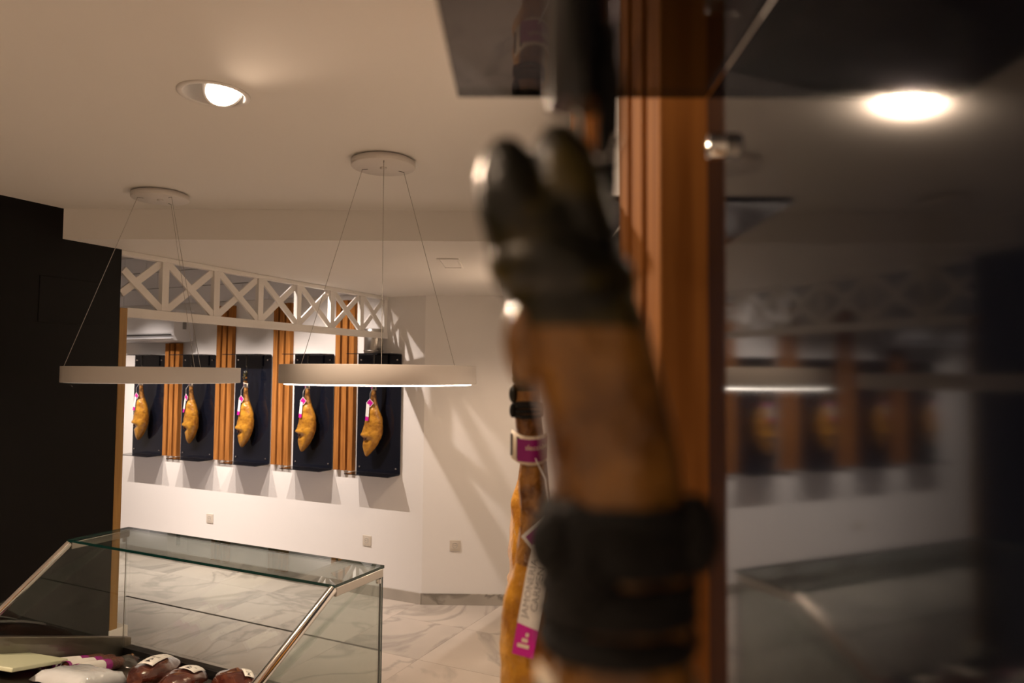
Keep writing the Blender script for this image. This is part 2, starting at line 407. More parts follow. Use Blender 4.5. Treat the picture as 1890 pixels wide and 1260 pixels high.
# ------------------------------------------------------------------ hams
SEC = [(-.160, 0, 0, .0135, .0140), (-.185, 0, 0, .0165, .0165), (-.22, 0, 0, .0160, .0160), (-.26, 0, 0, .0160, .0155), (-.30, 0, 0, .0175, .0160), (-.34, 0, 0, .0210, .0185),
       (-.38, 0, 0, .027, .023), (-.42, 0, 0, .038, .031), (-.47, 0, 0, .054, .043), (-.52, .001, 0, .069, .050), (-.57, .004, 0, .079, .054),
       (-.62, .009, 0, .083, .054), (-.67, .018, 0, .077, .050), (-.72, .032, 0, .062, .042), (-.76, .047, 0, .044, .033), (-.79, .059, 0, .027, .022), (-.812, .068, 0, .009, .008)]
SPINE = [(-.14, .131), (-.22, .129), (-.28, .121), (-.34, .117), (-.42, .113), (-.52, .110), (-.62, .104), (-.72, .094), (-.812, .084)]
SPINE1 = [(-.14, .135), (-.177, .127), (-.2075, .114), (-.238, .110), (-.30, .107), (-.42, .105), (-.52, .105), (-.62, .100), (-.72, .092), (-.812, .084)]
def c2f(z, sp):
    if z >= sp[0][0]: return sp[0][1]
    for a, b in zip(sp, sp[1:]):
        if a[0] >= z >= b[0]: return a[1] + (b[1]-a[1])*(a[0]-z)/(a[0]-b[0])
    return sp[-1][1]
def c2s(z, sp): return sum(c2f(z+d, sp) for d in (-.016, -.008, 0, .008, .016))/5
def sec_at(z, tbl):
    for a, b in zip(tbl, tbl[1:]):
        if a[0] >= z >= b[0]:
            f = (a[0]-z)/(a[0]-b[0]); return [a[k] + (b[k]-a[k])*f for k in range(5)]
    return list(tbl[-1] if z < tbl[-1][0] else tbl[0])
def smooth_tbl(tbl):
    out = []
    zs = [tbl[0][0] + (tbl[-1][0]-tbl[0][0])*i/58 for i in range(59)]
    for z in zs:
        acc = [0]*5
        for dz in (-.012, -.006, 0, .006, .012):
            v = sec_at(min(max(z+dz, tbl[-1][0]), tbl[0][0]), tbl); acc = [a+b/5 for a, b in zip(acc, v)]
        acc[0] = z; out.append(acc)
    out[-1][3:] = tbl[-1][3:]
    return out
def g(x, c, w): return math.exp(-((x-c)/w)**2)
def ham_body(seed, sp, zsplit=-.40, fat=1.):
    tbl = smooth_tbl(SEC); n = 30; m_ = MB(); vs = []
    for i, (z, c1, c2, a, b) in enumerate(tbl):
        c2 = c2s(z, sp)
        for k in range(n):
            th = 2*math.pi*k/n; cx, cy = math.cos(th), math.sin(th)
            rr = 1 + .10*noise.noise(Vector((cx*1.6+seed, cy*1.6, z*12))) + .07*noise.noise(Vector((cx*4, cy*4+seed, z*40)))
            side = max(0, cx*.62 + cy*.78)**3                          # towards the flap, front left
            rr += side*(.30*g(z, -.640, .018) - .38*g(z, -.680, .018))
            rr += max(0, cy)**4*(.16*g(z, -.45, .03))*1.0 + max(0, -cx*.5+cy*.86)**6*.35*g(z, -.31, .02)
            rr += max(0, -cx)**3*.10*g(z, -.50, .05)
            ff = 1 + (fat-1)*max(0, min(1, (z+.42)/.1)); vs.append((c1 + a*ff*rr*cx, max(.0255, c2 + b*ff*rr*cy), z))
    N_ = len(tbl)
    for i in range(N_-1):
        mi = 2 if tbl[i][0] > -.183 else 1 if tbl[i][0] > zsplit else 0
        for k in range(n): m_.f.append([i*n+k, (i+1)*n+k, (i+1)*n+(k+1) % n, i*n+(k+1) % n]); m_.m.append(mi); m_.sm.append(True)
    m_.v = vs
    m_.f.append(list(range(n))); m_.m.append(2); m_.sm.append(False)
    m_.f.append([(N_-1)*n+k for k in range(n)][::-1]); m_.m.append(0); m_.sm.append(True)
    return m_
def ellipsoid(m_, c, rx, ry, rz, n=14, rows=9, mi=0, tip=0.):
    vs = []; c = Vector(c)
    for i in range(rows+1):
        ph = math.pi*i/rows
        for k in range(n):
            th = 2*math.pi*k/n; w = math.sin(ph)*(1 - tip*(math.cos(ph)))
            vs.append(c + Vector((rx*w*math.cos(th), ry*w*math.sin(th), rz*math.cos(ph))))
    fs = [(i*n+k, (i+1)*n+k, (i+1)*n+(k+1) % n, i*n+(k+1) % n) for i in range(rows) for k in range(n)]
    return m_.add(vs, fs, mi, True)
def plate(m_, pts2, Mx, th, mi=0):
    n = len(pts2); f0 = [Mx @ Vector((x, y, th/2)) for x, y in pts2]; f1 = [Mx @ Vector((x, y, -th/2)) for x, y in pts2]
    return m_.add(f0+f1, [list(range(n)), list(range(n, 2*n))[::-1]] + [(i, i+n, (i+1) % n+n, (i+1) % n) for i in range(n)], mi)
def axes(o, x, y):
    x = Vector(x).normalized(); y = Vector(y); y = (y - x*y.dot(x)).normalized(); z = x.cross(y); o = Vector(o)
    return Matrix(((x.x, y.x, z.x, o.x), (x.y, y.y, z.y, o.y), (x.z, y.z, z.z, o.z), (0, 0, 0, 1)))
def make_ham(Mx, label, group, seed=0., right=False, sp=SPINE, fat_cord=False, text=False, tags=True):
    root = empty('cured_ham', Mx, label, 'ham', group)
    body = ham_body(seed, sp, fat=1.17 if fat_cord else 1.).build('leg_meat', [M['skin'], M['shank'], M['hoof']], root)
    h = MB()
    for sy, dz in ((1, 0), (-1, .004)):
        k0 = len(h.v); ellipsoid(h, (0, 0, -.166+dz), .0165, .0122, .0275, tip=.0)
        h.v[k0:] = [(x, y + c2s(z, sp) + sy*.0072*(1 + (z+.164)*3), z) for x, y, z in h.v[k0:]]
    hf = h.build('hoof', M['hoof'], root)
    h = MB(); k0 = 0; ellipsoid(h, (0, 0, -.178), .0190*(1.1 if fat_cord else 1), .0190*(1.1 if fat_cord else 1), .014, 18, 10)
    h.v = [(x, y + c2s(z, sp), z) for x, y, z in h.v]; h.build('coronet', M['hoof'], hf)
    ct_ = MB(); ellipsoid(ct_, (0, 0, 0), .026, .009, .008, 14, 8)
    Mc = Matrix.Translation((.058, .141, -.672)) @ Matrix.Rotation(R(-38), 4, 'Z') @ Matrix.Rotation(R(28), 4, 'Y'); ct_.v = [tuple(Mc @ Vector(v)) for v in ct_.v]
    ct_.build('cut_face', M['meat'], root)
    for sx in (-1, 1):
        dw = MB(); ellipsoid(dw, (sx*.008, c2s(-.195, sp)+.0165, -.197), .006, .006, .012, 10, 6); dw.build('dewclaw', M['shank'] if fat_cord else M['hoof'], root)
    # cord: wraps round the shank and a strand up to the hook
    cd_ = MB(); zc = -.212 if not fat_cord else -.244; yc = c2s(zc, sp)
    mr_ = .0026 if not fat_cord else .0046; nw = 4 if not fat_cord else 6
    for k in range(nw):
        zz = zc - k*mr_*1.45; tl = random.uniform(-.004, .004)
        cd_.tube([(.0185*math.cos(a*math.pi/10), yc + .0180*math.sin(a*math.pi/10), zz + tl*math.cos(a*math.pi/10)) for a in range(20)], mr_, 7, closed=True)
    ellipsoid(cd_, (-.012, yc + .018, zc-.006), .007*mr_/.0026*.7, .006*mr_/.0026*.7, .009)
    if fat_cord:
        ellipsoid(cd_, (-.010, yc - .019, zc-.004), .008, .007, .011); ellipsoid(cd_, (-.012, yc + .010, zc-.012), .010, .011, .019)
    rs_ = .0026 if not fat_cord else .0036
    cd_.tube([(.010, yc-.015, zc-.002), (.016, c2s(-.20, sp)-.010, -.20), (.014, .112, -.165), (.004, .112, -.135), (0, .112, -.118)], rs_, 7)
    cd_.tube([(.0045*math.cos(a*math.pi/6), .1115, -.114 + .0085*math.sin(a*math.pi/6)) for a in range(12)], .0015, 6, closed=True)
    cd_.build('cord', M['cord'], root)
    if not tags: return root
    # wrapped band label
    zb = -.262 if not fat_cord else -.305; yb = c2s(zb, sp); rb = .0190
    def band(r_, h_, a0, a1, n_=14, slant=.006):
        m_ = MB(); vs = []
        for k in range(n_+1):
            a = a0 + (a1-a0)*k/n_
            rr = r_ + .006*max(0, (k/n_ - .72)/.28)**2
            for zz in (-h_/2, h_/2): vs.append((rr*math.cos(a), yb + rr*math.sin(a), zb + zz + slant*math.cos(a)))
        return m_.add(vs, [(2*k, 2*k+2, 2*k+3, 2*k+1) for k in range(n_)], 0, True)
    aa, ab = (R(268), R(82)) if right else (R(-20), R(200))
    b1 = band(rb, .036, aa, ab).build('band_label', M['cream'], root); so = b1.modifiers.new('thickness', 'SOLIDIFY'); so.thickness = .0006; so.offset = 0
    a2, a3 = aa + (ab-aa)*.06, aa + (ab-aa)*(.70 if right else .5)
    band(rb+.0012, .028, a2, a3, 10).build('print', M['purple'], b1)
    band(rb+.0012, .028, a3 + (-.08 if right else .08), ab + (.08 if right else -.1), 6).build('print', M['ink'], b1)
    # diamond tag, strand and ribbon
    if right:
        dx = axes((-.040, .104, -.372), (-.45, -.89, 0), (.10, -.12, 1)); rib0, rib1 = Vector((-.048, .109, -.378)), Vector((-.080, .134, -.495)); nx = Vector((-.55, -.83, 0))
    else:
        dx = axes((.012, .158, -.385), (-1, .12, 0), (.05, .1, 1)); rib0, rib1 = Vector((.014, .156, -.39)), Vector((.048, .168, -.522)); nx = Vector((-1, .1, 0))
    q = .035
    dt = plate(MB(), [(0, -q), (q, 0), (0, q), (-q, 0)], dx, .001).build('diamond_tag', M['paper'], root)
    q2 = .029
    plate(MB(), [(0, -q2), (q2, 0), (0, q2), (-q2, 0)], dx @ Matrix.Translation((0, 0, .0006)), .0006).build('print', M['magenta' if not right else 'purple'], dt)
    top = dx @ Vector((0, q-.004, 0))
    MB().tube([(top.x, top.y, top.z), ((top.x)*.7, top.y+.004, (top.z+zb)/2), (0 if not right else -.018, yb+.021 if not right else yb-.004, zb-.012)], .0009, 6).build('tag_string', M['paper'], dt)
    yx = (rib0 - rib1); ln_ = yx.length
    rx = axes((rib0+rib1)/2, nx, yx)
    rw = .0145
    rb_ = plate(MB(), [(-rw, -ln_/2+.034), (rw, -ln_/2+.030), (rw, ln_/2), (-rw, ln_/2)], rx, .0008).build('ribbon_tag', M['paper'], root)
    plate(MB(), [(-rw, -ln_/2), (rw, -ln_/2), (rw, -ln_/2+.030), (-rw, -ln_/2+.034)], rx, .0008).build('ribbon_end', M['magenta'], rb_)
    if text:
        for tx, off, sz in (('JAMONERÍA', -.0065, .0125), ('CARMEN', .0045, .0125)):
            vs, fs = text_mesh(tx, sz, 'lettering')
            Mt = rx @ Matrix.Translation((off, .012, .0006)) @ Matrix.Rotation(math.pi/2, 4, 'Z')
            MB().add([Mt @ v for v in vs], fs).build('lettering', M['greyprint'], rb_)
        for k, (w_, x_) in enumerate(((.004, .002), (.008, .0), (.016, -.001))):
            plate(MB(), [(-w_/2+x_, -.002), (w_/2+x_, -.002), (w_/2+x_, .002), (-w_/2+x_, .002)], rx @ Matrix.Translation((0, -ln_/2+.023-k*.0062, .0008)), .0005).build('lettering', M['cream'], rb_)
        # script lettering on the wrapped band
        vs, fs = text_mesh('Selección', .0095, 'lettering')
        Mt = Matrix.Translation((0, yb, zb+.004)); rr = rb + .0020
        m_ = MB().add([(rr*math.cos(R(192)+v.x/rr), yb + rr*math.sin(R(192)+v.x/rr), zb + .004 + v.y + .006*math.cos(R(192)+v.x/rr)) for v in vs], fs); m_.build('lettering', M['cream'], b1)
    return root
hl = ['cured ham with magenta tags on the panel beside the dark partition', 'cured ham with magenta tags, second from the dark partition on the far wall', 'cured ham with magenta tags on the middle panel of the far wall',
      'cured ham with magenta tags, fourth from the dark partition on the far wall', 'cured ham with magenta tags on the panel nearest the wall corner']
h0 = None
for i, s in enumerate(PC):
    Mx = disp_frame(s - .02, ZL)
    if h0 is None: h0 = make_ham(Mx, hl[i], 'hams on the far wall', 1.3)
    else:
        c = copy_tree(h0); c.matrix_world = Mx @ Matrix.Translation((0, .125, 0)) @ Matrix.Rotation(R((0, -9, 0, 6, 12)[i]), 4, 'Z') @ Matrix.Translation((0, -.125, 0)); c['label'] = hl[i]
RP = [(-.02, .034), (-.002, 0), (-.005, 0)]
make_ham(right_frame(RY[0]-.0215, ZR_+.034), 'large blurred cured ham hanging closest to the camera, black hoof up', 'hams on the right wall', 5.1, True, SPINE1, True)
make_ham(right_frame(RY[1]-.002, ZR_), 'sharp cured ham with purple band and lettered ribbon, behind the blurred ham', 'hams on the right wall', 8.7, True, SPINE, False, True)
make_ham(right_frame(RY[2]-.005, ZR_), 'cured ham hanging farthest along the right wall, mostly hidden', 'hams on the right wall', 12.4, True, tags=False)
# steel canister on the last panel's top shelf
cn = empty('steel_canister', disp(.417, .105, ZL + .006), 'brushed steel canister standing on the top shelf nearest the wall corner', 'canister')
MB().lathe([(0, .001), (.073, .001), (.076, .004), (.076, .19), (.073, .195), (0, .195)], 40).build('body', M['steel'], cn)
MB().tube([disp(0,0,0)*0 + Vector((.079*math.cos(a), .079*math.sin(a), .02)) for a in [k*math.pi/20 for k in range(40)]], .003, 6, closed=True).build('rim', M['steel'], cn)

# ------------------------------------------------------------------ air conditioner
ac = empty('air_conditioner', disp_frame(3.06, CZ+.27), 'white split air conditioner high on the wall beside the dark partition', 'air conditioner')
prof = [(0, .012), (.10, 0), (.17, .012), (.215, .065), (.22, .10), (.215, .27), (.19, .30), (0, .30)]
n_ = len(prof); vs = [(x, y+.001, z) for x in (-.485, .485) for y, z in prof]
m_ = MB().add(vs, [list(range(n_)), list(range(n_, 2*n_))[::-1]] + [(i, i+n_, (i+1) % n_+n_, (i+1) % n_) for i in range(n_)])
m_.build('housing', M['plastic'], ac, bevel=.006)
MB().box(-.47, .47, .222, .2225, .08, .285).build('front_cover', M['plastic'], ac, bevel=.0004)
lv = MB().box(-.44, .44, .172, .212, .030, .0345, M=Matrix.Identity(4)).build('louver', M['plastic'], ac)
MB().box(-.45, .45, .205, .2205, .058, .072).build('air_slot', M['grey'], ac)
MB().box(-.4865, -.4855, .085, .125, .12, .22).build('rating_label', M['greyprint'], ac)

# ------------------------------------------------------------------ sockets, vent
def socket(Mx, label):
    root = empty('wall_socket', Mx, label, 'socket', 'wall sockets')
    MB().box(-.041, .041, .0005, .009, -.041, .041).build('plate', M['socket'], root, bevel=.003)
    Mr = Matrix.Translation((0, .009, 0)) @ Matrix.Rotation(-math.pi/2, 4, 'X')
    MB().box(-.027, .027, .009, .0115, -.027, .027).build('insert', M['socket'], root, bevel=.001)
    w = MB(); w.lathe([(.0195, .0027), (.0175, .0035), (.0165, -.004), (0, -.004)], 24, M=Mr); w.build('socket_well', M['greyprint'], root)
    for sx in (-1, 1): MB().tube([(sx*.007, .0105, 0), (sx*.007, .0125, 0)], .0024, 8).build('pin_hole', M['grey'], root)
socket(disp_frame(2.292, CZ-1.342), 'small socket on the far wall, left of the other two')
socket(disp_frame(.524, CZ-1.353), 'socket on the far wall below the last black panel')
socket(frame(Vector((-1, 0, 0)), Vector((-.50, 5.56, CZ-1.331))), 'socket on the plain wall right of the corner')
vt = empty('ceiling_vent', Vector((-.395, 3.91, LOWZ)), 'small white square hatch in the lower ceiling', 'vent')
fr = MB()
for x0, x1, y0, y1 in ((-.058, .058, -.16, -.148), (-.058, .058, .148, .16), (-.058, -.047, -.148, .148), (.047, .058, -.148, .148)): fr.box(x0, x1, y0, y1, -.006, 0)
fr.build('frame', M['ceil'], vt)
MB().box(-.0445, .0445, -.145, .145, -.003, .0).build('cover', M['ceil'], vt)

# ------------------------------------------------------------------ recessed downlight in view, added fill downlights out of view
def downlight(x, y, tilt_dir, tilt, energy, label, cone, off=(0, 0)):
    root = empty('recessed_downlight', Vector((x, y, MAINZ)), label, 'downlight', 'recessed ceiling downlights')
    MB().lathe([(.079, .0), (.094, .0), (.094, -.003), (.091, -.005), (.082, -.005), (.079, -.003)], 48, closed=True).build('trim_ring', M['white'], root)
    MB().lathe([(.079, -.002), (.075, .06), (.06, .09), (0, .09)], 40).build('can', M['white'], root)
    ax = Vector((-tilt_dir[1], tilt_dir[0], 0)).normalized()
    Mr = Matrix.Translation((off[0], off[1], .010)) @ Matrix.Rotation(-tilt, 4, ax)
    hd = MB().lathe([(.047, 0), (.052, -.002), (.053, .006), (.05, .03), (.03, .05), (0, .05)], 36, M=Mr).build('lamp_head', M['white'], root)
    MB().lathe([(.0475, .0006), (.03, -.001), (0, -.002)], 36, M=Mr).build('lens', M['bulb'], hd)
    ld = bpy.data.lights.new('downlight_beam', 'SPOT'); ld.energy = energy; ld.color = WARM; ld.spot_size = R(cone); ld.spot_blend = .7; ld.shadow_soft_size = .04
    lo = bpy.data.objects.new('downlight_beam', ld); COL.objects.link(lo); lo.parent = root
    d = (Mr.to_3x3() @ Vector((0, 0, -1)))
    lo.matrix_local = Matrix.Translation(Mr @ Vector((0, 0, -.006))) @ d.to_track_quat('-Z', 'Y').to_matrix().to_4x4()
    return root
downlight(*LAMPS[0], (.72, -.69), R(40), DOWN_E, 'lit recessed downlight tilted in its white ring, the one in view on the ceiling', 122, (.024, .004))
for k, (x, y) in enumerate(LAMPS[1:]):  # unseen lamps added to brighten the main room
    downlight(x, y, (1, 0), R(2), FILL_E[k], 'added fill downlight, out of view, ' + ['above the blurred ham, behind the camera', 'nearest the dark partition, left of the counter', 'at the rear, near the right wall', 'at the rear, near the dark partition'][k], 140)

lr = empty('fill_ceiling_spotlight', Vector((.035, 4.30, LOWZ)), 'added unseen round fill light in the lower ceiling by the right wall', 'ceiling light')  # added lamp hidden behind the nearest ham, brightens back wall and floor
MB().lathe([(0, 0), (.085, 0), (.085, -.022), (.075, -.026), (.068, -.024)], 40).build('housing', M['white'], lr)
MB().cap(.069, -.0235, 40, flip=True).build('lens', M['bulb'], lr)
ld = bpy.data.lights.new('fill_ceiling_beam', 'SPOT'); ld.energy = LOW_FILL_E; ld.color = WARM; ld.spot_size = R(150); ld.spot_blend = .6; ld.shadow_soft_size = .05
lo = bpy.data.objects.new('fill_ceiling_beam', ld); COL.objects.link(lo); lo.parent = lr; lo.location = (0, 0, -.03)

# display-wall downlights in the high ceiling of the back area
for k, s in enumerate((.76, 1.44, 2.12, 2.80, 3.48)):
    p = disp(s, 1.37, HIGHZ)
    root = empty('display_spotlight', p, 'white ceiling spotlight behind the truss, ' + ('nearest the wall corner', 'second from the wall corner', 'third from the wall corner', 'fourth from the wall corner', 'nearest the air conditioner')[k], 'spotlight', 'spotlights over the far wall')
    MB().tube([(0, 0, 0), (0, 0, -.05)], .012, 12).build('stem', M['white'], root)
    aim = (disp(s, 0, .80) - p).normalized(); q_ = aim.to_track_quat('-Z', 'Y').to_matrix().to_4x4()
    Mh = Matrix.Translation((0, 0, -.08)) @ q_
    hd = MB().lathe([(0, .05), (.03, .05), (.034, .04), (.036, -.04), (.033, -.04), (.031, -.03)], 24, M=Mh).build('head', M['white'], root)
    MB().cap(.031, -.03, 24, flip=True, M=Mh).build('lens', M['bulb'], hd)
    ld = bpy.data.lights.new('spot_beam', 'SPOT'); ld.energy = DISP_E; ld.color = NEUT; ld.spot_size = R(84 if k == 0 else 62); ld.spot_blend = .8; ld.shadow_soft_size = .012
    lo = bpy.data.objects.new('spot_beam', ld); COL.objects.link(lo); lo.parent = root; lo.matrix_local = Mh @ Matrix.Translation((0, 0, -.045))

# ------------------------------------------------------------------ ring pendants
def pendant(cx, cy, zt, zb, angs, label, lit):
    root = empty('ring_pendant', Vector((cx, cy, 0)), label, 'pendant lamp', 'ring pendant lamps')
    cn = MB().lathe([(.10, MAINZ-.001), (.10, MAINZ-.006), (.113, MAINZ-.008), (.113, MAINZ-.026), (.111, MAINZ-.028), (0, MAINZ-.028)], 48).build('canopy', M['ringw'], root)
    MB().lathe([(.012, MAINZ-.028), (.012, MAINZ-.033), (0, MAINZ-.033)], 20).build('canopy_cap', M['ringw'], cn)
    Ro, Ri = .338, .300
    MB().lathe([(Ri, zb), (Ro, zb), (Ro, zt), (Ri, zt)], 96, closed=True).build('ring', M['ringw'], root, bevel=.0015)
    d0, d1, zz = (Ri+.006, Ro-.018, zb-.0045) if lit else (Ri+.008, Ro-.008, zb-.0006)
    MB().lathe([(d0, zb+.002), (d0, zz), (d1, zz), (d1, zb+.002)], 96).build('light_strip', M['led'] if lit else M['ledoff'], root)
    for a in angs:
        c, s = math.cos(R(a)), math.sin(R(a))
        MB().tube([(.085*c, .085*s, MAINZ-.027), ((Ro-.012)*c, (Ro-.012)*s, zt)], .0011, 6).build('suspension_wire', M['steel'], root)
        MB().box(-.012, .012, -.0015, .0015, MAINZ-.0288, MAINZ-.0275, M=Matrix.Rotation(R(a), 4, 'Z') @ Matrix.Translation((.075, 0, 0))).build('wire_slot', M['grey'], cn)
    if lit:
        for k in range(6):
            a = k*math.pi/3
            ld = bpy.data.lights.new('ring_glow', 'AREA'); ld.shape = 'DISK'; ld.size = .03; ld.energy = RING_E/6; ld.color = WARM
            lo = bpy.data.objects.new('ring_glow', ld); COL.objects.link(lo); lo.parent = root; lo.location = (.32*math.cos(a), .32*math.sin(a), zb-.008)
    return root
pendant(-.494, 2.48, CZ+.026, CZ-.037, (-78, 42, 162), 'white ring pendant lamp hanging nearer, its light strip glowing', True)
pendant(-1.54, 2.965, CZ+.016, CZ-.048, (207, 327, 87), 'white ring pendant lamp hanging in front of the dark partition', False)

# ------------------------------------------------------------------ glass counter (local: s along the wall, t from the wall, z)
cm = DFM
ct = empty('deli_counter', disp(-1.26, 3.25, 0), 'glass topped refrigerated deli counter with sloping chrome tubes', 'counter')
ct.matrix_world = DFM @ Matrix.Translation((-1.26, 3.25, 0))
OS, OT = -1.26, 3.25
def cbuild(m_, name, mats, bevel=0, parent=None):
    m_.v = [(x-OS, y-OT, z) for x, y, z in m_.v]; return m_.build(name, mats, parent or ct, bevel)
zt = CZ - .55; s0, s1 = -1.808, -.712; tb, tf = 3.028, 3.244
gm = MB().box(s0, s1, tb, tf, zt-.008, zt); gm.m = [0, 0, 1, 1, 1, 1]
cbuild(gm, 'top_glass', [M['glass'], M['glassedge']])
zdeck = lambda t: CZ - 1.016 + .305*(t - tb)
gb = MB().box(s0+.004, s1-.004, tb, tb+.006, CZ-.963, zt-.009); gb.m = [0, 1, 0, 0, 1, 0]
cbuild(gb, 'rear_glass', [M['glass'], M['glassedge']])
cbuild(MB().box(s0+.004, s1-.004, tb-.001, tb+.007, CZ-.79, CZ-.7894), 'glass_joint', M['grey'])
for nm, sx, (za, zb_) in (('left', s1-.010, (-.56, -.83)), ('right', s0+.004, (-.563, -.62))):
    t2 = 3.62; zz = (-.70 if nm == 'right' else -.717)
    sl = -.58 if nm == 'right' else -.80
    tubeend = (3.249 + .50, -.556 + sl*.50)
    pts = [(tb+.008, zdeck(tb)), (tb+.008, zt-.010), (tf, zt-.010), (tubeend[0], CZ+tubeend[1]), (tubeend[0], zdeck(tubeend[0]))]
    n_ = len(pts); vs = [(x, a, b) for x in (sx, sx+.006) for a, b in pts]
    m_ = MB().add(vs, [list(range(n_))[::-1], list(range(n_, 2*n_))] + [(i, (i+1) % n_, (i+1) % n_+n_, i+n_) for i in range(n_)])
    m_.m = [0, 0] + [1]*n_; m_.m[2] = 0 if nm == 'left' else 1
    cbuild(m_, 'end_glass', [M['glass'], M['glassedge']])
    cbuild(MB().tube([(sx+.003, 3.245, CZ-.562), (sx+.003, tubeend[0]+.02, CZ+tubeend[1]-.02*.7)], .0125, 18), 'chrome_tube', M['chrome'])
    cbuild(MB().box(sx-.004, sx+.010, tb+.004, tf-.006, zt-.032, zt-.0085), 'top_rail', M['steel'], .002)
    cbuild(MB().tube([(sx+.003, tb+.018, zt-.035), (sx+.003, tb+.018, zt-.047)], .007, 12), 'clamp', M['chrome'])
    cbuild(MB().tube([(sx+.003, tb+.012, CZ-.963), (sx+.003, tb+.012, zt-.03)], .0014, 8), 'edge_seal', M['steel'] if nm == 'left' else M['black'])
    # steel end wall of the basin
    pts = [(tb-.02, .25), (tb-.02, zdeck(tb)+.078), (4.0, zdeck(4.0)+.107), (4.0, .25)]; n_ = 4
    xo = (sx+.002, sx+.03) if nm == 'left' else (sx-.024, sx+.004)
    vs = [(x, a, b) for x in xo for a, b in pts]
    cbuild(MB().add(vs, [list(range(n_))[::-1], list(range(n_, 2*n_))] + [(i, (i+1) % n_, (i+1) % n_+n_, i+n_) for i in range(n_)]), 'end_wall', M['steelpan'], .003)
dk = MB(); vs = [(s, t, zdeck(t)-d) for d in (0, .03) for s, t in ((s0, tb), (s1, tb), (s1, 4.0), (s0, 4.0))]
dk.add(vs, [(0, 1, 2, 3), (7, 6, 5, 4), (0, 4, 5, 1), (1, 5, 6, 2), (2, 6, 7, 3), (3, 7, 4, 0)])
cbuild(dk, 'display_deck', M['steelpan'])
cbuild(MB().box(s0, s1, tb-.02, tb+.012, .2, CZ-.963), 'rear_skirt', M['black'])
cbuild(MB().box(s0+.02, s1-.02, tb+.022, tb+.045, CZ-1.01, CZ-.985), 'air_rail', M['steel'], .002)
cbuild(MB().box(s0, s1, tb+.02, 4.0, .08, .45), 'base_cabinet', M['steelpan'])
cbuild(MB().box(s0+.05, s1-.05, tb+.1, 3.9, 0, .08), 'plinth', M['black'])

# goods lying on the deck
def deckM(s, t, rz=0., dz=0.):
    e1 = Vector((1, 0, 0)); e2 = Vector((0, 1, .305)).normalized(); n = e1.cross(e2)
    B = Matrix(((e1.x, e2.x, n.x, s), (e1.y, e2.y, n.y, t), (e1.z, e2.z, n.z, zdeck(t)), (0, 0, 0, 1)))
    return DFM @ B @ Matrix.Rotation(rz, 4, 'Z') @ Matrix.Translation((0, 0, dz))
def packed_ham(Mx, L_, wd, ht, seed, label, lab):
    root = empty('vacuum_packed_ham', Mx, label, 'packed ham', 'vacuum packed ham pieces in the counter')
    m_ = MB(); n = 24; rows = 26; vs = []
    for i in range(rows+1):
        f = i/rows; x = (f-.5)*L_; w = (math.sin(math.pi*min(1, max(0, f*.93+.05)))**.45)
        if f > .93: w *= max(.0, 1-((f-.93)/.07)**3*.75)
        for k in range(n):
            th = 2*math.pi*k/n; rr = 1+.16*noise.noise(Vector((f*4+seed, math.cos(th)*1.5, math.sin(th)*1.5)))+.05*noise.noise(Vector((f*16, math.cos(th)*5+seed, math.sin(th)*5)))
            vs.append((x, wd/2*w*rr*math.cos(th), max(.001, ht/2 + ht/2*w*rr*math.sin(th))))
    m_.add(vs, [(i*n+k, i*n+(k+1) % n, (i+1)*n+(k+1) % n, (i+1)*n+k) for i in range(rows) for k in range(n)], 0, True)
    m_.add(vs[-n:], [list(range(n))], 1); m_.add(vs[:n], [list(range(n))[::-1]], 0)
    me_ = m_.build('meat', [M['vacmeat'], M['fat']], root)
    fl_ = MB(); n2 = 12
    vs = [(-L_*.60 + L_*1.2*i/n2, wd*.72*sy*(.7+.3*math.sin(math.pi*i/n2)), .004 + .004*math.sin(i*2.3+sy+seed)) for i in range(n2+1) for sy in (-1, 1)]
    fl_.add(vs, [(2*i, 2*i+1, 2*i+3, 2*i+2) for i in range(n2)], 0, True)
    fo = fl_.build('film', M['film'], root); so = fo.modifiers.new('thickness', 'SOLIDIFY'); so.thickness = .0006
    x0, x1, y0, y1 = lab
    lb = MB(); vs = []
    for i in range(9):
        for j in range(5):
            x = x0+(x1-x0)*i/8; y = y0+(y1-y0)*j/4; f = x/L_+.5; w = math.sin(math.pi*min(1, max(0, f*.93+.05)))**.45
            yy = max(-1, min(1, y/(wd/2*w*1.1))); vs.append((x, y, ht/2*1.06 + ht/2*w*1.08*math.sqrt(max(0, 1-yy*yy))))
    lb.add(vs, [(i*5+j, (i+1)*5+j, (i+1)*5+j+1, i*5+j+1) for i in range(8) for j in range(4)], 0, True)
    lo = lb.build('paper_label', M['paper'], root); so = lo.modifiers.new('thickness', 'SOLIDIFY'); so.thickness = .0006; so.offset = 1
    def onlab(u, v): 
        i = min(7.999, u*8); j = min(3.999, v*4); a = Vector(vs[int(i)*5+int(j)]); b = Vector(vs[(int(i)+1)*5+int(j)]); c = Vector(vs[int(i)*5+int(j)+1])
        return a + (b-a)*(i-int(i)) + (c-a)*(j-int(j)) + Vector((0, 0, .0016))
    for a, b, c in (((.10, .35), (.10, .75), (.22, .60)), ((.24, .40), (.24, .70), (.33, .48))): MB().add([onlab(*a), onlab(*c), onlab(*b)], [(0, 1, 2)]).build('label_mark', M['ink'], lo)
    for u, w_ in ((.40, .015), (.435, .015), (.47, .015), (.78, .02)): MB().add([onlab(u, .2), onlab(u+w_, .2), onlab(u+w_, .75), onlab(u, .75)], [(0, 1, 2, 3)]).build('label_mark', M['ink'], lo)
    return root
packed_ham(deckM(-1.065, 3.19, R(-60)), .33, .100, .078, 1., 'vacuum packed ham piece with a long white label, its cut end up', (-.11, .06, -.022, .022))
packed_ham(deckM(-1.215, 3.215, R(-62)), .29, .100, .074, 5., 'vacuum packed ham piece with a square white label, between the other two', (-.03, .075, -.035, .012))
